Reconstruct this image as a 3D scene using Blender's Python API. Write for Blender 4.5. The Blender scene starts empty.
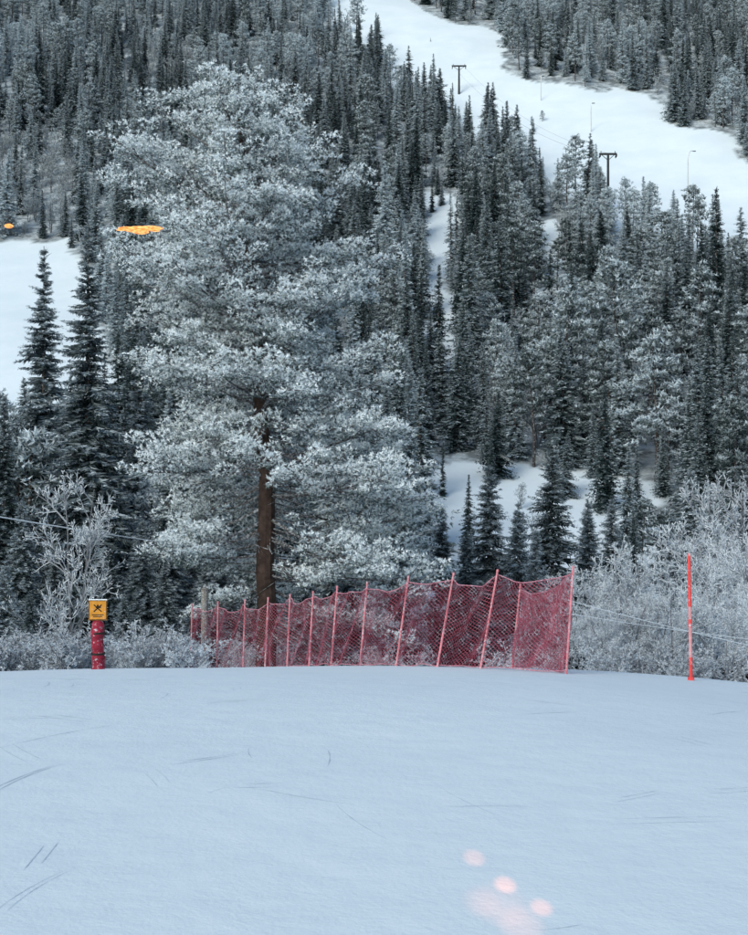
import bpy, math, numpy as np
from mathutils import Vector
F=1300.0; CX=374.0; CY=467.5; CZ=4.0
scene=bpy.context.scene
col=scene.collection
# ------------------------------------------------------------------ terrain
_yk=[-300,17]; _zk=[0,0]
for y in range(19,48,2): _yk.append(y); _zk.append(-0.004*(y-17)**2)
for y,z in [(60,-6.6),(80,-8.6),(100,-8.0),(130,-3.4),(180,10.6),(240,35),(300,65.7),(360,101.6),(420,140),(500,195),(650,303),(900,420),(1200,470),(4000,490)]:
    _yk.append(y); _zk.append(z)
YT=np.arange(-300,4000,1.0)
ZT=np.interp(YT,_yk,_zk)
_k=np.hanning(17); _k/=_k.sum()
ZT=np.convolve(np.pad(ZT,8,mode='edge'),_k,mode='valid')
PYT=CY-(ZT-CZ)*F/np.maximum(YT,1)
def ss(a,b,x):
    t=np.clip((x-a)/(b-a),0,1); return t*t*(3-2*t)
def ground(x,y):
    x=np.asarray(x,float); y=np.asarray(y,float)
    z=np.interp(y,YT,ZT)
    xc=np.clip(x,-25,22)
    z=z-np.where(xc>0,.0048,.0017)*xc**2*(1-ss(60,110,y))*ss(8,28,y)
    far=ss(105,200,y)
    z=z+far*(2.2*np.sin(x/37+1.3+y/90)*np.sin(y/51+.6)+0.8*np.sin(x/13+y/17)+0.35*np.sin(x/5.1-y/6.3))
    near=(1-ss(60,100,y))
    z=z+near*(0.03*np.sin(x/3.1+.4+y/7)*np.sin(y/4.3)+0.01*np.sin(x/1.1+y/1.7))
    return z
def gpx(x,y):
    """nominal bearing / height-angle coordinates of a ground point (used to lay out clearings)"""
    return CX+F*x/y, np.interp(y,YT,PYT)
def inpoly(px,py,poly):
    c=np.zeros(np.shape(px),bool); n=len(poly)
    for i in range(n):
        x1,y1=poly[i]; x2,y2=poly[(i+1)%n]
        if y1==y2: continue
        cond=((y1>py)!=(y2>py))&(px<(x2-x1)*(py-y1)/(y2-y1)+x1)
        c^=cond
    return c
PISTE=[(352,40),(395,80),(440,112),(500,150),(560,190),(620,228),(680,262),(760,305),(1100,450),(1100,330),(860,225),(748,162),(700,135),(640,106),(560,93),(515,77),(505,52),(470,27),(400,-6),(330,-60),(290,-60)]
CLEAR_L=[(-500,235),(0,232),(78,238),(100,300),(128,390),(130,470),(-500,480)]
CLEAR_C=[(425,470),(530,455),(650,485),(665,600),(415,600)]
GAP1=[(422,190),(450,190),(460,400),(428,400)]
GAP2=[(538,230),(560,230),(570,400),(547,400)]
def masks(x,y):
    px,py=gpx(x,y)
    px=px+5*np.sin(py/9)+6*np.sin(py/23+px/17)+4*np.sin(x/3.1+y/2.3)
    py=py+4*np.sin(x/5.3+1)+3*np.sin(x/2.1+y/4.)
    ok=(y>95)&(y<700)
    p=(inpoly(px,py,PISTE)|inpoly(px,py,CLEAR_L))&ok
    g=(inpoly(px,py,GAP1)|inpoly(px,py,GAP2))&ok
    c=inpoly(px,py,CLEAR_C)&ok
    return p,g,c
def at(px,py,D): return Vector(((px-CX)/F*D, D, CZ+(CY-py)/F*D))
def gnd(px,D,off=0.0):
    x=(px-CX)/F*D
    return Vector((x,D,float(ground(x,D))+off))

# ------------------------------------------------------------------ materials
def newmat(name):
    m=bpy.data.materials.new(name); m.use_nodes=True
    nt=m.node_tree; b=nt.nodes['Principled BSDF']; b.inputs['Roughness'].default_value=.8
    b.inputs['Specular IOR Level'].default_value=.2
    return m,nt,b
def N(nt,t,**kw):
    n=nt.nodes.new(t)
    for k,v in kw.items(): setattr(n,k,v)
    return n
def mix(nt,fac,a,b,blend='MIX'):
    n=N(nt,'ShaderNodeMix',data_type='RGBA',blend_type=blend)
    for sock,v in ((n.inputs[0],fac),(n.inputs[6],a),(n.inputs[7],b)):
        if isinstance(v,bpy.types.NodeSocket): nt.links.new(v,sock)
        elif isinstance(v,(int,float)): sock.default_value=v
        else: sock.default_value=(*v,1)
    return n.outputs[2]
def math_(nt,op,a,b=None,clamp=False):
    n=N(nt,'ShaderNodeMath',operation=op,use_clamp=clamp)
    for i,v in enumerate((a,b)):
        if v is None: continue
        if isinstance(v,bpy.types.NodeSocket): nt.links.new(v,n.inputs[i])
        else: n.inputs[i].default_value=v
    return n.outputs[0]
def noise(nt,scale,detail=3,vec=None,rough=.55):
    n=N(nt,'ShaderNodeTexNoise'); n.inputs['Scale'].default_value=scale; n.inputs['Detail'].default_value=detail; n.inputs['Roughness'].default_value=rough
    if vec is not None: nt.links.new(vec,n.inputs['Vector'])
    return n.outputs['Fac']
def ramp(nt,v,a,b,lo=0.,hi=1.):
    n=N(nt,'ShaderNodeMapRange'); n.inputs[1].default_value=a;n.inputs[2].default_value=b;n.inputs[3].default_value=lo;n.inputs[4].default_value=hi
    n.clamp=True; nt.links.new(v,n.inputs[0]); return n.outputs[0]
def simple(name,c,var=.25,scale=8,rough=.7,metal=0,frost=0.):
    m,nt,b=newmat(name); tc=N(nt,'ShaderNodeTexCoord')
    f=noise(nt,scale,2,tc.outputs['Object'])
    cc=mix(nt,ramp(nt,f,.3,.7),[v*(1-var) for v in c],[min(1,v*(1+var)) for v in c])
    if frost:
        f2=noise(nt,scale*3,2,tc.outputs['Object'])
        cc=mix(nt,ramp(nt,f2,.62-frost*.3,.75,0,.8),cc,(.62,.67,.72))
    nt.links.new(cc,b.inputs['Base Color']); b.inputs['Roughness'].default_value=rough; b.inputs['Metallic'].default_value=metal
    return m
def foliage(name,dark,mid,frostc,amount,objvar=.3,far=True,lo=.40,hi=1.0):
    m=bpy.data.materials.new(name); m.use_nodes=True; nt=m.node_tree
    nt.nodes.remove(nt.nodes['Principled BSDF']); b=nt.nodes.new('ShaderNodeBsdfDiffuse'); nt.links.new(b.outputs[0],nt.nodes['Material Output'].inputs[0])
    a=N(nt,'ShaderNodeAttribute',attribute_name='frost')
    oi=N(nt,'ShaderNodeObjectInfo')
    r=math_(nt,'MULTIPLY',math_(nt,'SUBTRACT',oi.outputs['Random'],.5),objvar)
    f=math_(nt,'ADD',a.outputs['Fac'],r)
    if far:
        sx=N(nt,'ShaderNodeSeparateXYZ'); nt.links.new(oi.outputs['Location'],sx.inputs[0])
        f=math_(nt,'ADD',f,ramp(nt,sx.outputs['Z'],0,150,-.05,.13))  # haze painted into the colour as extra frost, rising with altitude
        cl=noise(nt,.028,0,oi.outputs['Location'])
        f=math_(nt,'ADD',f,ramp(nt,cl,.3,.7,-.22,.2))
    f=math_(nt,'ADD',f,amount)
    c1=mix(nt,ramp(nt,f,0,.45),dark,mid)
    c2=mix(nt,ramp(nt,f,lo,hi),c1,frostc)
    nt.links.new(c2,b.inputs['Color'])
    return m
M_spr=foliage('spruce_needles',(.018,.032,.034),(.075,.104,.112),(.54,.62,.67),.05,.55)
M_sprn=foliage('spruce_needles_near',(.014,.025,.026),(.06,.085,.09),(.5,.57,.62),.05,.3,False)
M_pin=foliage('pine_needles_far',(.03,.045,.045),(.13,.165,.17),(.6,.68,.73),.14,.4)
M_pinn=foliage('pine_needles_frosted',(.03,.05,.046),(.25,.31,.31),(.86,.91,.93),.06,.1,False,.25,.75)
M_bir=foliage('frosted_twigs',(.17,.17,.18),(.36,.38,.41),(.72,.77,.81),.0,.35,False)
M_birf=foliage('frosted_twigs_far',(.14,.15,.16),(.26,.29,.31),(.52,.57,.6),.05,.3,False)
M_bark=simple('bark',(.05,.04,.036),.4,3,.9,frost=.3)
M_barkp=simple('pine_bark',(.05,.032,.026),.5,4,.9,frost=.0)
M_limb=simple('frosted_limb',(.07,.06,.055),.4,4,.9,frost=.6)

# ground material
M_snow,nt,b=newmat('snow')
geo=N(nt,'ShaderNodeNewGeometry'); pos=geo.outputs['Position']
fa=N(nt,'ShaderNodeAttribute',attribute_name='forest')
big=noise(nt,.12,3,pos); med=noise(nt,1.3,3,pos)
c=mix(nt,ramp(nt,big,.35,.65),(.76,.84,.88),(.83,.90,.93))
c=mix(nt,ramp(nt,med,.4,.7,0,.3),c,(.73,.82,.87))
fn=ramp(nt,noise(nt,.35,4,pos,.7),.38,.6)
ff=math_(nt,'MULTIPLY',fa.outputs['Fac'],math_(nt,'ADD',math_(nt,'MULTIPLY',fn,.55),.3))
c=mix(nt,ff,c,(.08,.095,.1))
nt.links.new(c,b.inputs['Base Color']); b.inputs['Roughness'].default_value=.75
bp=N(nt,'ShaderNodeBump'); bp.inputs['Strength'].default_value=.5; bp.inputs['Distance'].default_value=.05
hh=math_(nt,'ADD',math_(nt,'MULTIPLY',noise(nt,1.2,4,pos,.6),1.2),math_(nt,'MULTIPLY',noise(nt,22,2,pos),.18))
nt.links.new(hh,bp.inputs['Height']); nt.links.new(bp.outputs[0],b.inputs['Normal'])

# ------------------------------------------------------------------ mesh helpers
def make_mesh(name,parts,mats):
    """parts: list of (tris(N,3,3), matindex, frost(N) or scalar)"""
    T=[];MI=[];FR=[]
    for t,mi,fr in parts:
        t=np.asarray(t,np.float32)
        if len(t)==0: continue
        T.append(t.reshape(-1,3,3)); n=len(T[-1]); MI.append(np.full(n,mi,np.int32))
        FR.append(np.broadcast_to(np.asarray(fr,np.float32),(n,)))
    T=np.concatenate(T);MI=np.concatenate(MI);FR=np.concatenate(FR).astype(np.float32)
    n=len(T); me=bpy.data.meshes.new(name)
    me.vertices.add(n*3); me.vertices.foreach_set('co',T.reshape(-1))
    me.loops.add(n*3); me.loops.foreach_set('vertex_index',np.arange(n*3,dtype=np.int32))
    me.polygons.add(n); me.polygons.foreach_set('loop_start',np.arange(0,n*3,3,dtype=np.int32))
    me.polygons.foreach_set('loop_total',np.full(n,3,np.int32))
    for m in mats: me.materials.append(m)
    me.polygons.foreach_set('material_index',MI)
    at_=me.attributes.new('frost','FLOAT','FACE'); at_.data.foreach_set('value',FR)
    me.update(calc_edges=True); me.validate()
    return me
def obj(name,me,parent=None,loc=None):
    o=bpy.data.objects.new(name,me); col.objects.link(o)
    if parent: o.parent=parent
    if loc is not None: o.location=loc
    return o
def nrm(v): return v/np.maximum(np.linalg.norm(v,axis=-1,keepdims=True),1e-9)
def prisms(p0,p1,r0,r1,sides=3):
    p0=np.asarray(p0,float).reshape(-1,3);p1=np.asarray(p1,float).reshape(-1,3)
    n=len(p0); r0=np.broadcast_to(np.asarray(r0,float),(n,))[:,None];r1=np.broadcast_to(np.asarray(r1,float),(n,))[:,None]
    d=nrm(p1-p0); ref=np.where(np.abs(d[:,2:3])>.9,np.array([[1.,0,0]]),np.array([[0,0,1.]]))
    a=nrm(np.cross(d,ref)); bb=np.cross(d,a); out=[]
    for k in range(sides):
        t0=2*math.pi*k/sides;t1=2*math.pi*(k+1)/sides
        o0=a*math.cos(t0)+bb*math.sin(t0);o1=a*math.cos(t1)+bb*math.sin(t1)
        A=p0+o0*r0;B=p0+o1*r0;C=p1+o1*r1;Dd=p1+o0*r1
        out.append(np.stack([A,B,C],1));out.append(np.stack([A,C,Dd],1))
    return np.concatenate(out)
def ribbons(p0,p1,r0,r1,rng):
    d=nrm(p1-p0); s=nrm(np.cross(d,rng.normal(size=d.shape))); r0=np.asarray(r0)[:,None]*1.4;r1=np.asarray(r1)[:,None]*1.4
    A=p0-s*r0;B=p0+s*r0;C=p1+s*r1;Dd=p1-s*r1
    return np.concatenate([np.stack([A,B,C],1),np.stack([A,C,Dd],1)])
def path(pts,rad,sides=8):
    pts=np.asarray(pts,float);rad=np.broadcast_to(np.asarray(rad,float),(len(pts),))
    return prisms(pts[:-1],pts[1:],rad[:-1],rad[1:],sides)
def box(c,s,rot=0.):
    c=np.array(c,float);h=np.array(s,float)/2
    v=np.array([[x,y,z] for x in(-1,1) for y in(-1,1) for z in(-1,1)],float)*h
    cr,sr=math.cos(rot),math.sin(rot)
    v=np.stack([v[:,0]*cr-v[:,1]*sr,v[:,0]*sr+v[:,1]*cr,v[:,2]],1)+c
    q=[(0,1,3,2),(4,6,7,5),(0,4,5,1),(2,3,7,6),(0,2,6,4),(1,5,7,3)]
    return np.array([[v[a],v[b_],v[c_]] for a,b_,c_,d in q]+[[v[a],v[c_],v[d]] for a,b_,c_,d in q])
def blades(p,d,L,w,rng):
    n=len(p); d=nrm(d); s=nrm(np.cross(d,rng.normal(size=(n,3))))
    L=np.broadcast_to(L,(n,))[:,None];w=np.broadcast_to(w,(n,))[:,None]
    return np.stack([p+s*w*.8,p-s*w*.8,p+d*L],1)

# ------------------------------------------------------------------ trees
def spruce(rng,H,R,nb,K,M,size=1.,near=False,cs=.04,lv=None):
    lv=lv or int(H*2.0)
    u=rng.uniform(0,1,nb)**1.25
    t=(np.floor(u*lv)+rng.normal(.5,.3,nb))/lv; t=np.clip(t,0,.985)
    z0=H*(cs+(1-cs)*t)
    env=(1-t)**.95*(1-.18*np.exp(-t*9))
    az=rng.uniform(0,2*math.pi,nb)
    lob=1+.18*np.sin(az*2+rng.uniform(0,6))+.16*np.sin(az*3+t*9)
    L=R*env*rng.uniform(.5,1.2,nb)*lob+.10
    e0=-.2-.5*(1-t)+1.3*np.clip(t-.6,0,1)+rng.normal(0,.12,nb); curl=.35*(1-t)
    s=np.linspace(.12,1,K)[None,:]+rng.uniform(-.05,.05,(nb,K))
    hx=np.cos(az)[:,None];hy=np.sin(az)[:,None]
    Lb=L[:,None]; tp=(.3+.7*(1-t)**.6)[:,None]
    P=np.stack([hx*Lb*s,hy*Lb*s,z0[:,None]+Lb*(e0[:,None]*s+curl[:,None]*s*s)],-1)
    parts=[]
    B,Kk=s.shape
    out=np.stack([hx+0*s,hy+0*s,0*s],-1); side=np.stack([-hy+0*s,hx+0*s,0*s],-1)
    for m in range(M):
        sg=1 if m%2==0 else -1
        hang=(m%3==2)
        a=rng.uniform(.35,1.,(B,Kk,1)); bb=sg*rng.uniform(.35,1.1,(B,Kk,1)); zc=rng.uniform(-.35,.15,(B,Kk,1)) if not hang else rng.uniform(-1.6,-.7,(B,Kk,1))
        d=out*a+side*bb+np.array([0,0,1.])*zc
        ln=(.30*Lb*(1.15-s)+.24*size*tp)*rng.uniform(.7,1.25,(B,Kk))
        if hang: ln=ln*.8
        ln=np.minimum(ln,.95*size)
        p=P+rng.normal(0,.05*size,(B,Kk,3))
        A=blades(p.reshape(-1,3),d.reshape(-1,3),ln.reshape(-1),(ln*(.17 if near else .24)).reshape(-1),rng)
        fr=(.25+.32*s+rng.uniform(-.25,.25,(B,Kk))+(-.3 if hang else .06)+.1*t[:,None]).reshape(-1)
        parts+= [(A,0,fr)]
    parts.append((path([(0,0,-1),(0,0,H*.5),(0,0,H)],[H*.014,H*.008,.01],6),1,0))
    k=14; top=np.stack([np.zeros(k),np.zeros(k),H*(.93+.06*rng.uniform(0,1,k))],1); dd=rng.normal(0,.45,(k,3));dd[:,2]=.8
    parts.append((blades(top,dd,H*.02+.12*size,.05*size,rng),0,.45))
    return parts
def pine(rng,H,radf,cs,nl,n2,tuft,nn,nw,tstep=.25,lean=0.,dead=0,trunk_r=None,size=1.,reps=3,el0=-14,erand=9,limbmat=1,clump=0,cr=.3,lmin=.55,opening=None):
    parts=[];tr=trunk_r or H*.013
    tz=np.linspace(-1.5,H,14); tx=.012*H*np.sin(tz/H*5)+lean*tz; ty=.01*H*np.sin(tz/H*4+1)
    if opening is not None: tx=tx+.07*np.sin(tz*1.1)
    tp=np.stack([tx,ty,tz],1)
    parts.append((path(tp,tr*np.clip(1.05-.95*np.clip(tz/H,0,1),.04,1.1)**.8,10),1,0))
    seg0=[];seg1=[];ra=[];rb=[];TP=[];TF=[];TD=[]
    for i in range(nl):
        t=(i+rng.uniform(0,1))/nl
        z0=H*(cs+(1-cs)*t*.97); az=i*2.399+rng.uniform(-.5,.5)
        L=radf(az,t)*rng.uniform(lmin,1.08)
        if L<.2: L=.2
        if opening is not None:
            # opening side of the lower stem: fewer limbs, so the trunk shows
            da=abs((az-opening+math.pi)%(2*math.pi)-math.pi)
            if t<.30 and da<.6 and rng.random()<.7: continue
        el=math.radians(el0+(44-el0)*t**1.2+rng.uniform(-erand,erand)); cv=.12-.1*t
        b0=np.array([np.interp(z0,tz,tx),np.interp(z0,tz,ty),z0]); h=np.array([math.cos(az),math.sin(az),0]); sd=np.array([-h[1],h[0],0])
        bend=rng.uniform(-.25,.25)
        Lz=L*math.tan(el)
        def P(s): return b0+h*L*s+sd*L*bend*s*s+np.array([0,0,Lz*s+cv*L*(s*s*1.6-s*.6)])
        ps=np.array([P(s) for s in np.linspace(0,1,8)])
        r0=max(.02,tr*.2*(L/4)**.7); rr=r0*np.linspace(1,.18,8)
        seg0.append(ps[:-1]);seg1.append(ps[1:]);ra.append(rr[:-1]);rb.append(rr[1:])
        m=max(3,int(L*n2))
        inner=.28 if t<(.35 if clump else .7) else .08
        for j in range(m):
            s=inner+(1-inner)*((j+rng.uniform(0,1))/m)**.85
            p=P(s); a2=rng.uniform(.3,1.25)*(1 if j%2 else -1)
            d=h*math.cos(a2)+sd*math.sin(a2)+np.array([0,0,rng.uniform(-.35,.95)])
            l2=(.30*L*(1.25-s)+.35*size)*rng.uniform(.6,1.15); l2=min(l2,1.7*size)
            q=p+d*l2; mid=p+d*l2*.5+np.array([0,0,-.04*l2])
            seg0+= [p[None],mid[None]];seg1+=[mid[None],q[None]];ra+=[np.array([r0*.28]),np.array([r0*.18])];rb+=[np.array([r0*.18]),np.array([r0*.08])]
            if clump:
                for v in ((.45,1.) if l2>.55 else (.9,)):
                    c=p+d*l2*v; R_=cr*rng.uniform(.6,1.25)*(.8 if v<.9 else 1)
                    if opening is not None and t<.42 and abs(c[0]-np.interp(c[2],tz,tx))<.45 and c[1]<0 and rng.random()<(.62-.8*t): continue
                    nt_=max(5,int(clump*(R_/cr)**2))
                    w_=nrm(rng.normal(0,1,(nt_,3))); fl=np.array([1.1,1.1,.7])
                    rad_=rng.uniform(.35,1,(nt_,1))**.6*R_
                    TP+=list(c+w_*rad_*fl); TD+=list(nrm(w_*np.array([1,1,.8])+d*.35+np.array([0,0,.25])))
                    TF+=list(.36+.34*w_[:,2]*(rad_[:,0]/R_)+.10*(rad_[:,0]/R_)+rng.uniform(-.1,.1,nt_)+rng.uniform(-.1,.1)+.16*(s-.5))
                continue
    for i in range(dead):
        z0=H*rng.uniform(cs*.35,cs*2.8);az=rng.uniform(0,6.28);l=rng.uniform(.8,2.6)
        a=np.array([np.interp(z0,tz,tx),np.interp(z0,tz,ty),z0]); bq=a+np.array([math.cos(az)*l,math.sin(az)*l,-.25*l]); 
        seg0.append(a[None]);seg1.append(bq[None]);ra.append(np.array([.04]));rb.append(np.array([.012]))
        for k in range(6):
            f=rng.uniform(.3,1); pp=a+(bq-a)*f; qq=pp+rng.normal(0,.4,3)
            seg0.append(pp[None]);seg1.append(qq[None]);ra.append(np.array([.014]));rb.append(np.array([.006]))
    parts.append((prisms(np.concatenate(seg0),np.concatenate(seg1),np.concatenate(ra),np.concatenate(rb),3),limbmat,.2))
    TP=np.array(TP);TD=np.array(TD);TF=np.array(TF);n=len(TP)
    base=np.repeat(TP,nn,0);dirs=nrm(np.repeat(TD,nn,0)*.6+rng.normal(0,.62,(n*nn,3)))
    ln=tuft*rng.uniform(.7,1.2,n*nn)
    A=blades(base,dirs,ln,nw*rng.uniform(.7,1.3,n*nn),rng)
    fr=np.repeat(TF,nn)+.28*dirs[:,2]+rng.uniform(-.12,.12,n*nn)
    parts+=[(A,0,fr)]
    return parts
def birch(rng,H,stems,c1=13,c2=6,c3=5,spread=.35,tw=.011,up=.5):
    S0=[];S1=[];R0=[];R1=[];FR=[]
    def grow(p,d,L,r,dep):
        n=5 if dep==0 else 3
        pts=[p];dd=d.copy()
        for i in range(n):
            dd=nrm(dd+rng.normal(0,.10+.05*dep,3)+np.array([0,0,.05]))
            pts.append(pts[-1]+dd*L/n)
        pts=np.array(pts)
        for i in range(n):
            S0.append(pts[i]);S1.append(pts[i+1]);a=r*(1-.8*i/n);b_=r*(1-.8*(i+1)/n)
            R0.append(max(a,tw));R1.append(max(b_,tw*.6)); FR.append(.05+.25*dep+rng.uniform(-.1,.1))
        if dep>=3: return
        cnt=[c1,c2,c3][dep]
        for k in range(cnt):
            s=rng.uniform(.15 if dep==0 else .25,1)
            f=s*n;i=min(int(f),n-1);q=pts[i]+(pts[i+1]-pts[i])*(f-i)
            r_=rng.normal(0,1,3); side=nrm(np.cross(nrm(pts[i+1]-pts[i]),r_))
            nd=nrm(side+nrm(pts[i+1]-pts[i])*rng.uniform(.5,1.3)+np.array([0,0,up*.3]))
            grow(q,nd,L*(.36 if dep==0 else .5)*(1.15-.6*s)*rng.uniform(.7,1.2),r*.4,dep+1)
    for s in range(stems):
        a=rng.uniform(0,6.28);d=np.array([math.cos(a)*spread,math.sin(a)*spread,1.])*1.0
        d[:2]*=rng.uniform(.2,1)
        grow(np.array([math.cos(a)*.1*stems*.3,math.sin(a)*.1*stems*.3,-.3]),nrm(d),H*rng.uniform(.75,1),H*.011,0)
    S0=np.array(S0);S1=np.array(S1);R0=np.array(R0);R1=np.array(R1);FR=np.array(FR)
    big=R0>tw*1.3
    return [(prisms(S0[big],S1[big],R0[big],R1[big],4),0,np.tile(FR[big],8)),(ribbons(S0[~big],S1[~big],R0[~big],R1[~big],rng),0,np.tile(FR[~big],2))]

rng=np.random.default_rng(7)
# far prototypes
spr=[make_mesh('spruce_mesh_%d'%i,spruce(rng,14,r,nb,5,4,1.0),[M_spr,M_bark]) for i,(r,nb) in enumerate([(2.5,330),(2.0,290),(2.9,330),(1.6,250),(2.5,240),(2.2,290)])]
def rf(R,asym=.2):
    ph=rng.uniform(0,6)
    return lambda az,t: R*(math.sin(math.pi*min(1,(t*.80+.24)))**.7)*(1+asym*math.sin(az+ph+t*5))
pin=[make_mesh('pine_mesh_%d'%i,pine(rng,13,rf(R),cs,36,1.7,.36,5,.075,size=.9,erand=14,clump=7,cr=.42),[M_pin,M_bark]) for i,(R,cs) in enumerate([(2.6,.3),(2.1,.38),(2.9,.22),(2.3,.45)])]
bir=[make_mesh('birch_mesh_%d'%i,birch(rng,9,3,12,6,4,.3,.032),[M_birf,M_bark]) for i in range(3)]

# ------------------------------------------------------------------ ground sheet
def axis(lo,hi,f0,f1,step,g,cap,c0,c1):
    a=[f0]
    while a[-1]<f1: a.append(a[-1]+step)
    s=step
    while a[-1]<hi:
        s=min(s*g,cap) if a[-1]<c1 else s*1.12
        a.append(a[-1]+s)
    s=step
    while a[0]>lo:
        s=min(s*g,cap) if a[0]>c0 else s*1.12
        a.insert(0,a[0]-s)
    return np.array(a)
xs=axis(-2500,2500,-14,14,.4,1.05,1.3,-170,170)
ys=axis(-250,3800,5,50,.35,1.04,1.4,-10,560)
X,Y=np.meshgrid(xs,ys); Z=ground(X,Y)
nx,ny=len(xs),len(ys)
me=bpy.data.meshes.new('snow_ground')
co=np.stack([X,Y,Z],-1).reshape(-1,3).astype(np.float32)
idx=np.arange(nx*ny).reshape(ny,nx)
q=np.stack([idx[:-1,:-1],idx[:-1,1:],idx[1:,1:],idx[1:,:-1]],-1).reshape(-1,4).astype(np.int32)
me.vertices.add(len(co));me.vertices.foreach_set('co',co.reshape(-1))
me.loops.add(q.size);me.loops.foreach_set('vertex_index',q.reshape(-1))
me.polygons.add(len(q));me.polygons.foreach_set('loop_start',np.arange(0,q.size,4,dtype=np.int32));me.polygons.foreach_set('loop_total',np.full(len(q),4,np.int32))
me.polygons.foreach_set('use_smooth',np.ones(len(q),bool))
p_,g_,c_=masks(X.ravel(),Y.ravel())
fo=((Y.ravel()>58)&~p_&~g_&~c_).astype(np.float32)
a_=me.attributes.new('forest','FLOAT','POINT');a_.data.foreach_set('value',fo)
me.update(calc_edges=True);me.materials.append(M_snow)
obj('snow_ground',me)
# thin ski-edge marks on the snow; groove shade painted as darker strips
rng=np.random.default_rng(21)
M_trk=simple('groove_shade_mark',(.60,.69,.75),.08,3,.8)
tk=[]
def mark(x0,y0,ang,L,w,curv):
    n=max(6,int(L/.2)); s=np.linspace(0,1,n); a=ang+curv*s
    x=x0+np.concatenate([[0],np.cumsum(np.cos(a[:-1]))])*L/n; y=y0+np.concatenate([[0],np.cumsum(np.sin(a[:-1]))])*L/n
    nxv=-np.sin(a);nyv=np.cos(a); ww=w*np.sin(s*math.pi)**.6*(.7+.3*np.sin(s*23+x0))
    A=np.stack([x+nxv*ww,y+nyv*ww],1);B=np.stack([x-nxv*ww,y-nyv*ww],1)
    def z(P):
        # height of the actual ground grid (bilinear), plus 4 mm
        i=np.clip(np.searchsorted(xs,P[:,0])-1,0,nx-2);j=np.clip(np.searchsorted(ys,P[:,1])-1,0,ny-2)
        u=(P[:,0]-xs[i])/(xs[i+1]-xs[i]);v=(P[:,1]-ys[j])/(ys[j+1]-ys[j])
        zz=Z[j,i]*(1-u)*(1-v)+Z[j,i+1]*u*(1-v)+Z[j+1,i]*(1-u)*v+Z[j+1,i+1]*u*v
        return np.concatenate([P,(zz+.005)[:,None]],1)
    A=z(A);B=z(B)
    tk.append((np.stack([A[:-1],B[:-1],B[1:]],1),0,0));tk.append((np.stack([A[:-1],B[1:],A[1:]],1),0,0))
for i in range(46):
    yy=rng.uniform(11,30)**1.0; xx=rng.uniform(-.31,.31)*yy
    ang=rng.choice([rng.normal(.35,.25),rng.normal(2.6,.3),rng.normal(1.5,.4)]); L=rng.uniform(.5,2.8)
    cv=rng.uniform(-.5,.5); w=rng.uniform(.004,.010)*(.6+yy/22)
    mark(xx,yy,ang,L,w,cv)
    if rng.random()<.4: mark(xx+.12,yy+.22,ang,L*.9,w,cv)
obj('ski_track_marks',make_mesh('ski_track_marks',tk,[M_trk]))

# ------------------------------------------------------------------ hillside forest
def empty(name,loc=(0,0,0)):
    e=bpy.data.objects.new(name,None);e.empty_display_size=.5;col.objects.link(e);e.location=loc;return e
forest=empty('hillside_forest')
rng=np.random.default_rng(11)
pts=[]
y=64.
while y<575:
    st=4.3+ (y-60)/520*1.7
    half=.30*y+22
    x=np.arange(-half,half,st); 
    xx=x+rng.uniform(-.48,.48,len(x))*st; yy=y+rng.uniform(-.48,.48,len(x))*st
    pts.append(np.stack([xx,yy],1)); y+=st*.95
pts=np.concatenate(pts)
p_,g_,c_=masks(pts[:,0],pts[:,1]); PX,PY=gpx(pts[:,0],pts[:,1])
gz=ground(pts[:,0],pts[:,1])
cnt=0
for i in range(len(pts)):
    x,y=pts[i];px=PX[i]
    if p_[i]:
        if rng.random()>.012: continue
        sc=rng.uniform(.12,.3)
    elif g_[i]:
        if rng.random()>.12: continue
        sc=rng.uniform(.3,.6)
    elif c_[i]:
        if rng.random()>.26: continue
        sc=rng.uniform(.3,.8)
    else: 
        sc=rng.choice([rng.uniform(.85,1.3),rng.uniform(.4,.85)],p=[.7,.3])
    if y<125:
        if px>425:
            if rng.random()>(.45 if px<660 else .6): continue
            sc=rng.uniform(.35,.68) if px<660 else rng.uniform(.45,.8)
            if y<90: sc*=.8
        else: sc=rng.uniform(.7,1.1)
        if px<-10 and y<80: sc*=.8
    n1=.5+.5*math.sin(x/19+y/31)*math.sin(y/23-x/41)
    behind=(100<px<470 and y<380)
    r=rng.random()
    if (r<.05+.05*n1 and not behind) or (px<75 and 150<PY[i]<240 and r<.6): me_=bir[rng.integers(3)]; sc*=.95
    elif r<(.1 if behind else .18+.35*n1): me_=pin[rng.integers(4)]
    else: me_=spr[rng.integers(6)]
    o=bpy.data.objects.new('tree',me_); o.parent=forest
    o.location=(x,y,gz[i]-.2); w=rng.uniform(.85,1.25)
    o.scale=(sc*w,sc*w,sc*rng.uniform(.9,1.1)); o.rotation_euler=(rng.normal(0,.025),rng.normal(0,.025),rng.uniform(0,6.28))
    col.objects.link(o);cnt+=1
# a few dominant trees on the lower hillside
for k,px,top,D,w in [('p',616,262,172,1.1),('p',566,290,165,1.),('p',700,262,185,1.),('s',716,188,205,1.),('s',645,250,200,1.),('p',655,330,150,1.),('s',470,235,190,1.),('s',500,215,200,1.1),('s',732,330,150,1.),('p',735,400,125,1.),('s',605,380,140,.9),('s',690,380,135,.9),('s',405,225,190,1.),('s',515,330,160,1.),('s',385,160,230,1.)]:
    g=gnd(px,D); s=(at(px,top,D).z-g.z)/(14 if k=='s' else 13)
    o=bpy.data.objects.new('tree',(spr if k=='s' else pin)[rng.integers(4)]);o.parent=forest;o.location=g;o.scale=(s*w,s*w,s);o.rotation_euler=(0,0,rng.uniform(0,6));col.objects.link(o)

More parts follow.
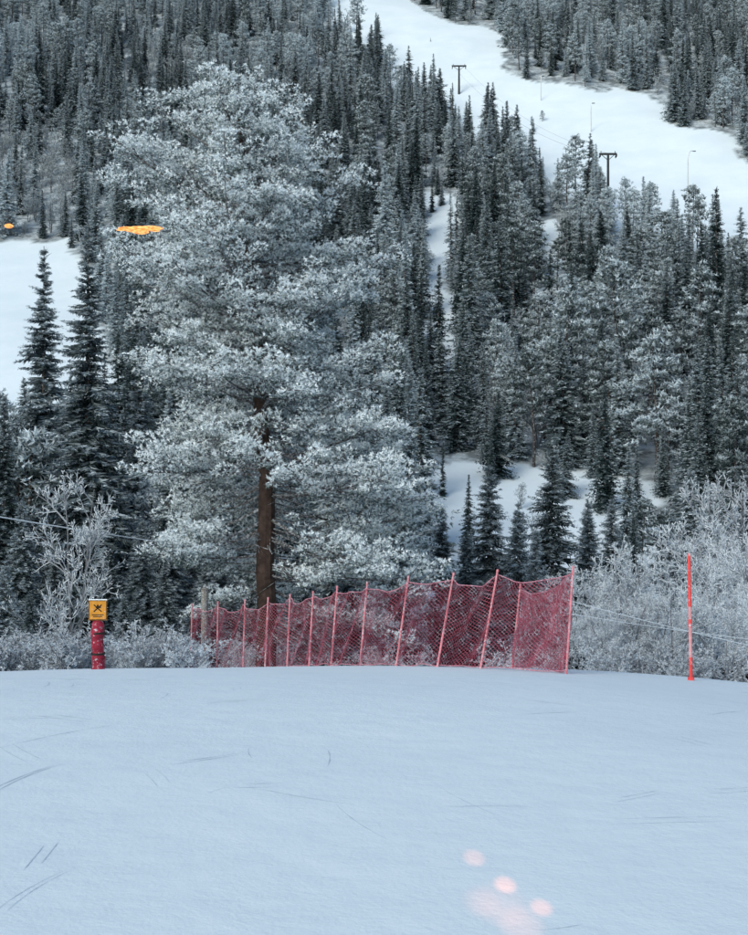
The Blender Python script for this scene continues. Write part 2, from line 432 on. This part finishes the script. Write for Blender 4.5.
# ------------------------------------------------------------------ big frosted pine
rng=np.random.default_rng(5)
D0=47.; b0=gnd(264,D0); Hp=at(240,66,D0).z-b0.z-.5
def prof(az,t):
    left=np.interp(t,[0,.1,.25,.45,.65,.8,.92,1],[3.0,3.9,4.5,5.0,4.7,3.6,2.1,.5])
    right=np.interp(t,[0,.1,.25,.45,.65,.8,.92,1],[5.0,6.1,6.1,5.3,4.1,3.0,1.8,.5])
    w=(math.cos(az)+1)/2
    return (left*(1-w)+right*w)*(.97+.15*math.sin(az*3+t*14))
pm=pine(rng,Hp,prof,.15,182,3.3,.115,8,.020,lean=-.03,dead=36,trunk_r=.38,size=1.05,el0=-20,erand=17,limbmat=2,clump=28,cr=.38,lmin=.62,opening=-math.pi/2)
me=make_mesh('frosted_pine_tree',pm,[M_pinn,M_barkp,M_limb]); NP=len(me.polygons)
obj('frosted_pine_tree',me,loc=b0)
# ------------------------------------------------------------------ mid / near trees
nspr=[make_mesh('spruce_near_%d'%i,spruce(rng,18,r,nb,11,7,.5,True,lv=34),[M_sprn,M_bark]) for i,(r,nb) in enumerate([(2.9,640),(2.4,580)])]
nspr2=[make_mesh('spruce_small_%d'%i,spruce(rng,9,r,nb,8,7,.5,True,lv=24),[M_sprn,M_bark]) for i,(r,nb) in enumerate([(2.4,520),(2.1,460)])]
npine=[make_mesh('pine_near_%d'%i,pine(rng,12,rf(2.7),.2,60,2.2,.18,7,.03,size=.9,erand=14,limbmat=2,clump=12,cr=.36),[M_pinn,M_bark,M_limb]) for i in range(2)]
nbir=[]
for i,(st,sp) in enumerate([(4,.4),(2,.22),(6,.5)]):
    pr=birch(rng,7,st,15,8,6,sp,.0105); nbir.append((make_mesh('birch_near_%d'%i,pr,[M_bir,M_bark]),max(p[0][...,2].max() for p in pr)))
def place(kind,px,top,D,wid=1.,v=None):
    ms,h0,name={'S':(nspr,18,'spruce_tree'),'s':(nspr2,9,'spruce_tree'),'P':(npine,12,'frosted_pine_tree'),'B':(nbir,0,'frosted_birch_tree')}[kind]
    g=gnd(px,D); h=at(px,top,D).z-g.z
    m=ms[rng.integers(len(ms)) if v is None else v]
    if kind=='B': m,h0=m
    o=obj(name,m,loc=g); s=h/h0
    o.scale=(s*wid,s*wid,s); o.rotation_euler=(0,0,rng.uniform(0,6.28)); return o
for a in [('S',88,222,62,1),('S',44,246,66,1),('S',4,395,58,1),('S',140,330,72,1),('S',168,415,60,.9),('S',112,385,76,1),('s',22,500,50,1),('S',66,400,72,1),('S',185,450,70,1),('S',-22,420,60,1),('S',-60,380,64,1),
  ('s',142,520,52,1),('s',55,545,50,1),('s',-25,520,50,1),('s',165,560,50,1.1),('s',110,550,56,1),('s',205,560,52,1.1),('s',232,570,56,1),('s',30,590,46,1),('s',5,560,48,1.1),('s',125,590,47,1.1),
  ('S',205,380,66,1),('S',330,400,64,1),('S',262,420,62,1),('P',392,470,58,1),('P',150,480,64,1),('s',300,520,56,1.1),('s',350,540,54,1.1),('s',400,530,58,1.1),
  ('s',489,465,66,1.),('s',552,448,68,1.1),('s',518,502,64,.9),('s',442,508,66,1),('s',466,530,60,.9),('s',588,502,72,.9),('s',612,498,76,.9),('s',536,530,58,.95),('s',690,470,80,.9),('s',742,455,84,1),
  ('B',80,470,48,.8,1),('B',598,560,46,1),('B',622,550,50,1),('B',652,532,48,1),('B',682,524,54,1),('B',712,512,56,1),('B',745,520,50,1),('B',668,575,42,1),('B',720,568,43,1.),('B',770,545,46,1.),('B',702,475,66,.9,1),('B',640,572,43,1),('B',612,600,42,1),('B',572,600,44,1),('B',800,520,52,1.),('B',760,590,41,1.),('B',735,470,64,.9,1)]:
    place(*a)
# shrubs along the crest
shr=[make_mesh('shrub_mesh_%d'%i,birch(rng,1.5,7,8,5,4,.9,.008,.2),[M_bir,M_bark]) for i in range(3)]
sh=empty('frosted_shrubs')
for i in range(70):
    r=rng.random()
    if r<.62: px=rng.uniform(-60,190);D=rng.uniform(37,42);s=rng.choice([rng.uniform(.45,.9),rng.uniform(.9,1.35)])
    elif r<.85: px=rng.uniform(190,560);D=rng.uniform(46,50);s=rng.uniform(.7,1.6)
    else: px=rng.uniform(580,800);D=rng.uniform(38,42);s=rng.uniform(.7,1.4)
    g=gnd(px,D)
    o=obj('shrub',shr[rng.integers(3)],sh,g);o.scale=(s*1.2,s*1.2,s);o.rotation_euler=(0,0,rng.uniform(0,6.3))

# ------------------------------------------------------------------ net fence
M_net=simple('red_net',(.40,.09,.13),.3,2,.75,frost=.35)
M_postr=simple('pink_red_post',(.6,.2,.23),.2,5,.5,frost=.35)
M_rope=simple('frosted_rope',(.5,.2,.25),.2,6,.8,frost=.3)
tops=[(573,571),(497,574),(453,577),(408,580),(367,586),(337,590),(313,595),(290,598),(268,601),(245,603),(218,605),(192,607)]
bots=[566,480,437,396,360,331,309,287,265,243,217,191]
Ds=[31,32.6,33.9,35.2,36.6,37.8,38.9,40,41,42,43,44]
PT=[np.array(at(a,b_,d)) for (a,b_),d in zip(tops,Ds)]
PB=[np.array(gnd(p,d,-.05)) for p,d in zip(bots,Ds)]
fe=empty('red_safety_net_fence',PB[0]); off=np.array(PB[0])
s0=[];s1=[];rp0=[];rp1=[]
def bay(b0_,t0_,b1_,t1_,seed,cell=.115,bul=.16,sagm=1.):
    w=np.linalg.norm(b1_-b0_);h=np.linalg.norm(t0_-b0_); nu=max(4,int(w/cell));nv=int(h/cell)
    perp=nrm(np.cross(b1_-b0_,[0,0,1.]))
    r=np.random.default_rng(seed); ph=r.uniform(0,6,3); sag=r.uniform(.08,.26)*sagm
    U,V=np.meshgrid(np.linspace(0,1,nu+1),np.linspace(0,1,nv+1))
    V2=.04+V*.94
    G=(b0_*(1-U[...,None])+b1_*U[...,None])*(1-V2[...,None])+(t0_*(1-U[...,None])+t1_*U[...,None])*V2[...,None]
    G[...,2]-=sag*np.sin(U*math.pi)*V*1.0+.04*np.sin(U*9+ph[1])*np.sin(V*5+ph[0])
    G+=perp*(bul*np.sin(U*math.pi)*np.sin(V*math.pi+.3)*math.sin(ph[2])+.06*np.sin(U*11+V*6+ph[0]))[...,None]
    dd=nrm(b1_-b0_); G+=dd*(.06*np.sin(U*7+V*9+ph[1])*np.sin(U*math.pi))[...,None]
    s0.append(G[:-1,:-1].reshape(-1,3));s1.append(G[1:,1:].reshape(-1,3))
    s0.append(G[:-1,1:].reshape(-1,3));s1.append(G[1:,:-1].reshape(-1,3))
    for k in (0,nv):
        rp0.append(G[k,:-1]);rp1.append(G[k,1:])
for i in range(11): bay(PB[i],PT[i],PB[i+1],PT[i+1],i,sagm=2.2 if i==0 else 1.)
eb=np.array(gnd(512,36.5,-.05));et=np.array(at(520,588,36.5))
bay(PB[0]+np.array([0,.03,0]),PT[0]+np.array([0,.03,0]),eb,et,77,sagm=2)
net=make_mesh('net',[(prisms(np.concatenate(s0)-off,np.concatenate(s1)-off,.0062,.0062,3),0,0)],[M_net]);obj('net',net,fe)
rope=make_mesh('ropes',[(prisms(np.concatenate(rp0)-off,np.concatenate(rp1)-off,.012,.012,4),0,0)],[M_rope]);obj('ropes',rope,fe)
pp=[]
for b_,t_ in list(zip(PB,PT))+[(eb,et)]:
    d=nrm(t_-b_); pp.append((path([b_-off-d*.2,(b_+t_)/2-off,t_-off+d*.08],[.032,.029,.026],8),0,0))
    pp.append((path([t_-off+d*.06,t_-off+d*.12],[.034,.028],8),0,0))
obj('posts',make_mesh('posts',pp,[M_postr]),fe)

# wooden post behind left end of the net
M_wood=simple('weathered_wood',(.2,.18,.16),.3,6,.85,frost=.3)
g=gnd(204,45.5)
obj('wooden_post',make_mesh('wooden_post',[(path([(0,0,-.3),(0.02,0,1.5),(.03,0,3.05)],[.13,.125,.12],10),0,0),(path([(.03,0,3.05),(.03,0,3.12)],[.15,.02],10),0,0)],[M_wood]),loc=g)

# ------------------------------------------------------------------ warning sign on padded post
M_or=simple('orange_sign',(.6,.25,.03),.15,6,.5,frost=.05); M_blk=simple('black_print',(.02,.018,.015),.2,6,.5); M_pad=simple('red_padding',(.26,.015,.035),.35,5,.5,frost=.1); M_gal=simple('galvanised_steel',(.4,.42,.43),.15,9,.4,.7)
g=gnd(98,33.5); e=empty('warning_sign',g)
zt=at(99,600,33.5).z-g.z; zs=at(99,620,33.5).z-g.z; hh_=zt-zs
pad=[];zz=np.linspace(-.1,zs-.03,15);rr=[.16+.012*math.sin(k*1.9)+.01*math.sin(k*.7) for k in range(15)]; rr[-1]=.13;rr[0]=.17
pad.append((path([(0.015*math.sin(k*.5),0,z) for k,z in enumerate(zz)],rr,18),0,0)); pad.append((path([(0,0,zs-.03),(0,0,zs-.005)],[.13,.03],18),0,0))
obj('padding',make_mesh('padding',pad,[M_pad]),e)
st=[(path([(0,0,z),(0,0,z+.05)],[.182,.182],18),0,0) for z in (zs*.3,zs*.72)]
obj('straps',make_mesh('straps',st,[M_blk]),e)
obj('pole',make_mesh('pole',[(path([(0,.03,0),(0,.03,zt-.05)],[.03,.03],10),0,0)],[M_gal]),e)
W=.47;zc=(zt+zs)/2
obj('board',make_mesh('board',[(box((0,-.02,zc),(W,.02,hh_)),0,0),(box((0,-.02,zt+.012),(W+.01,.03,.025)),1,0)],[M_or,simple('frost_cap',(.8,.84,.88),.05,8,.8)]),e)
sy=[]
yb=-.034
def bar(x0,z0,x1,z1,r): sy.append((path([(x0,yb,z0),(x1,yb,z1)],[r,r],4),0,0))
fz=zc+.05
for sx in (-1,1): sy.append((box((sx*(W/2-.012),-.0325,zc),(.014,.005,hh_-.03)),0,0))
for sz in (-1,1): sy.append((box((0,-.0325,zc+sz*(hh_/2-.014)),(W-.05,.005,.014)),0,0))
bar(-.10,fz-.09,.10,fz+.09,.014);bar(.10,fz-.09,-.10,fz+.09,.014);bar(-.05,fz+.02,.08,fz+.02,.018);bar(0,fz,0,fz+.09,.022)
for k,wd in ((0,.3),(1,.24)): sy.append((box((0,-.0325,zc-.12-k*.045),(wd,.005,.022)),0,0))
obj('symbol',make_mesh('symbol',sy,[M_blk]),e)

# ------------------------------------------------------------------ red marker pole
M_rp=simple('fluorescent_red_pole',(.72,.075,.07),.15,4,.5,frost=.1); M_rp2=simple('faded_pink_band',(.62,.27,.28),.15,8,.5,frost=.3)
g=gnd(691,31); hP=at(689,553,31).z-g.z
e=empty('red_marker_pole',g); t=(-.05)
def pl(a,b_): return [(t*a,0,a*hP),(t*b_,0,b_*hP)]
obj('shaft',make_mesh('shaft',[(path(pl(.0,.18),[.044,.044],12),0,0),(path(pl(.18,.42),[.041,.041],12),1,0),(path(pl(.42,.48),[.044,.044],12),0,0),(path(pl(.48,.58),[.041,.041],12),1,0),(path(pl(.58,.985),[.043,.038],12),0,0),(path(pl(.985,1.),[.038,.015],12),0,0)],[M_rp,M_rp2]),e)
obj('base_collar',make_mesh('base_collar',[(path([(0,0,-.1),(0,0,.06),(0,0,.09)],[.08,.08,.05],12),0,0)],[M_rp]),e)

# ------------------------------------------------------------------ lift towers, slope masts, cables
M_dk=simple('dark_steel',(.04,.045,.05),.2,2,.6)
def DY(py): 
    m=(YT>110)&(YT<600)
    return float(np.interp(-py,-PYT[m],YT[m]))
def tower(px,base,top,name='ski_lift_tower',arm=3.4):
    D=DY(base); g=gnd(px,D); H=at(px,top,D).z-g.z
    e=empty(name,g)
    obj('mast',make_mesh('mast',[(path([(0,0,-1),(0,0,H)],[.36,.24],10),0,0)],[M_dk]),e)
    obj('crossarm',make_mesh('crossarm',[(box((0,0,H),(arm,.3,.4)),0,0),(prisms([(0,0,H-1.3)]*2,[(arm*.35,0,H-.2),(-arm*.35,0,H-.2)],.07,.07,6),0,0)],[M_dk]),e)
    sh=[]
    for s in(-1,1):
        sh.append((box((s*arm*.46,0,H-.35),(.16,1.8,.22)),0,0))
        for k in(-.7,-.25,.25,.7): sh.append((path([(s*arm*.46-.06,k,H-.5),(s*arm*.46+.06,k,H-.5)],[.2,.2],10),0,0))
        sh.append((box((s*arm*.4,0,H+.35),(.12,.12,.5)),0,0))
    obj('sheaves',make_mesh('sheaves',sh,[M_dk]),e)
    return np.array(g)+np.array([0,0,H-.25]),arm
T1,ar=tower(608,250,154,arm=3.6); T2,_=tower(459,92,66,arm=4.2)
def cable(name,a,b_,sag,r,mat,n=24):
    a=np.array(a,float);b_=np.array(b_,float); u=np.linspace(0,1,n)[:,None]; P=a*(1-u)+b_*u; P[:,2]-=(4*sag*u*(1-u))[:,0]
    return obj(name,make_mesh(name,[(path(P,r,4),0,0)],[mat]))
for s in(-1,1): cable('lift_cable',T1+[s*1.65,0,0],T2+[s*1.65,0,0],4,.018,M_dk)
def lampmast(px,base,top,hook=1.3):
    D=DY(base);g=gnd(px,D);H=at(px,top,D).z-g.z;e=empty('slope_lamp_mast',g)
    obj('mast',make_mesh('mast',[(path([(0,0,-.5),(0,0,H*.8),(hook*.15,0,H*.93),(hook*.5,0,H),(hook,0,H)],[.14,.1,.09,.08,.07],8),0,0)],[M_gal]),e)
    obj('lamp_head',make_mesh('lamp_head',[(box((hook+.25,0,H-.05),(.7,.3,.16)),0,0)],[M_dk]),e)
lampmast(688,192,151,1.2);lampmast(591,134,103,.4);lampmast(541,105,76,.3)
M_cab=simple('frosted_cable',(.62,.66,.7),.1,5,.8)
cable('overhead_cable',at(-140,492,43),at(300,560,56),.15,.024,M_cab,40)
cable('overhead_cable',at(560,598,38),at(860,668,38),.1,.01,M_cab);cable('overhead_cable',at(560,612,38.4),at(860,650,38.4),.1,.008,M_cab)
# glowing bodies and span wire added in place of a window-glass reflection
M_em,nt,b=newmat('reflection_glow'); b.inputs['Base Color'].default_value=(.9,.3,.05,1)
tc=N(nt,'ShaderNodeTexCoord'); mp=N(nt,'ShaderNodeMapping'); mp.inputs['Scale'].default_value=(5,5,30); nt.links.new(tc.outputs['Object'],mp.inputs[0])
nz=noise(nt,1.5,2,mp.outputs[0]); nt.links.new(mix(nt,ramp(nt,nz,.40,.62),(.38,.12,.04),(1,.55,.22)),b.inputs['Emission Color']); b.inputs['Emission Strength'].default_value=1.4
DL=39.
def reflection_at(px,py,glow_lobes):
    c0=np.array(at(px,py,DL)); e=empty('reflection_standin',c0)
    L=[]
    for x,z,R_,h_ in glow_lobes:
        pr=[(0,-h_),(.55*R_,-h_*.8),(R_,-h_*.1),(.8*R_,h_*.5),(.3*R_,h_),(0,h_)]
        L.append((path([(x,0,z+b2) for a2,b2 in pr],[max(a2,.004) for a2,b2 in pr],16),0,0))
    obj('glow_body',make_mesh('glow_body',L,[M_em]),e)
    zt_=max(z+h_ for x,z,R_,h_ in glow_lobes)
    obj('added_hanger',make_mesh('added_hanger',[(path([(0,0,zt_-.01),(0,0,zt_+.03),(0,0,zt_+.05)],[.12,.09,.02],14),0,0),(path([(0,0,zt_+.04),(0,0,.27)],[.01,.01],6),0,0)],[M_dk]),e)
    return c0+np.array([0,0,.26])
a=reflection_at(140,230,[(0,.03,.36,.07),(-.36,.045,.3,.035),(.34,.06,.36,.035),(.02,-.06,.26,.06),(-.16,-.015,.3,.035),(.45,-.02,.16,.025),(-.58,.0,.14,.02)])
b_=reflection_at(9,226,[(0,0,.14,.07)])
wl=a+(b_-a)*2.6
cable('added_span_wire',b_,wl,.15,.005,M_dk);cable('added_span_wire',b_,a,.06,.005,M_dk);cable('added_span_wire',a,at(240,226,46),.05,.005,M_dk)

# ------------------------------------------------------------------ light, sky, camera
el=math.radians(32); rot=math.radians(215)
w=bpy.data.worlds.new('World');scene.world=w;w.use_nodes=True
nt=w.node_tree;bg=nt.nodes['Background'];sk=nt.nodes.new('ShaderNodeTexSky');sk.sky_type='NISHITA';sk.sun_disc=False
sk.sun_elevation=el;sk.sun_rotation=rot;sk.air_density=1;sk.dust_density=1.6
nt.links.new(mix(nt,1.,sk.outputs[0],(.96,1.08,1.07),'MULTIPLY'),bg.inputs[0]);bg.inputs[1].default_value=.15
sd=bpy.data.lights.new('sun','SUN');sd.energy=1.5;sd.angle=math.radians(25);sd.color=(1,1,.97)
so=bpy.data.objects.new('sun',sd);col.objects.link(so)
dv=Vector((math.sin(rot)*math.cos(el),math.cos(rot)*math.cos(el),math.sin(el)))
so.rotation_euler=dv.to_track_quat('Z','Y').to_euler()
# unseen spots added behind the viewer, imitating window reflections as pools on the snow
def spot(px,py,deg,P,blend):
    D=CZ*F/(py-CY); tgt=Vector(((px-CX)/F*D,D,0)); src=Vector((1.2,-1.5,6.2))
    l=bpy.data.lights.new('added_warm_spot','SPOT');l.energy=P;l.color=(1,.28,.1);l.spot_size=math.radians(deg);l.spot_blend=blend;l.shadow_soft_size=.01
    o=bpy.data.objects.new('added_warm_spot',l);col.objects.link(o);o.location=src;o.rotation_euler=(src-tgt).to_track_quat('Z','Y').to_euler()
spot(505,885,1.,12000,1.);spot(474,858,1.,9000,1.);spot(541,908,1.,9000,1.);spot(500,905,2.4,2600,1.);spot(520,925,2.,4000,1.);spot(482,903,1.7,2600,1.)
cd=bpy.data.cameras.new('camera');cam=bpy.data.objects.new('camera',cd);col.objects.link(cam)
cam.location=(0,0,CZ);cam.rotation_euler=(math.radians(90),0,0)
cd.sensor_fit='VERTICAL';cd.sensor_height=24;cd.lens=24*F/935;cd.clip_end=6000;cd.clip_start=.1
scene.camera=cam
scene.view_settings.view_transform='Standard';scene.view_settings.look='None';scene.view_settings.exposure=0
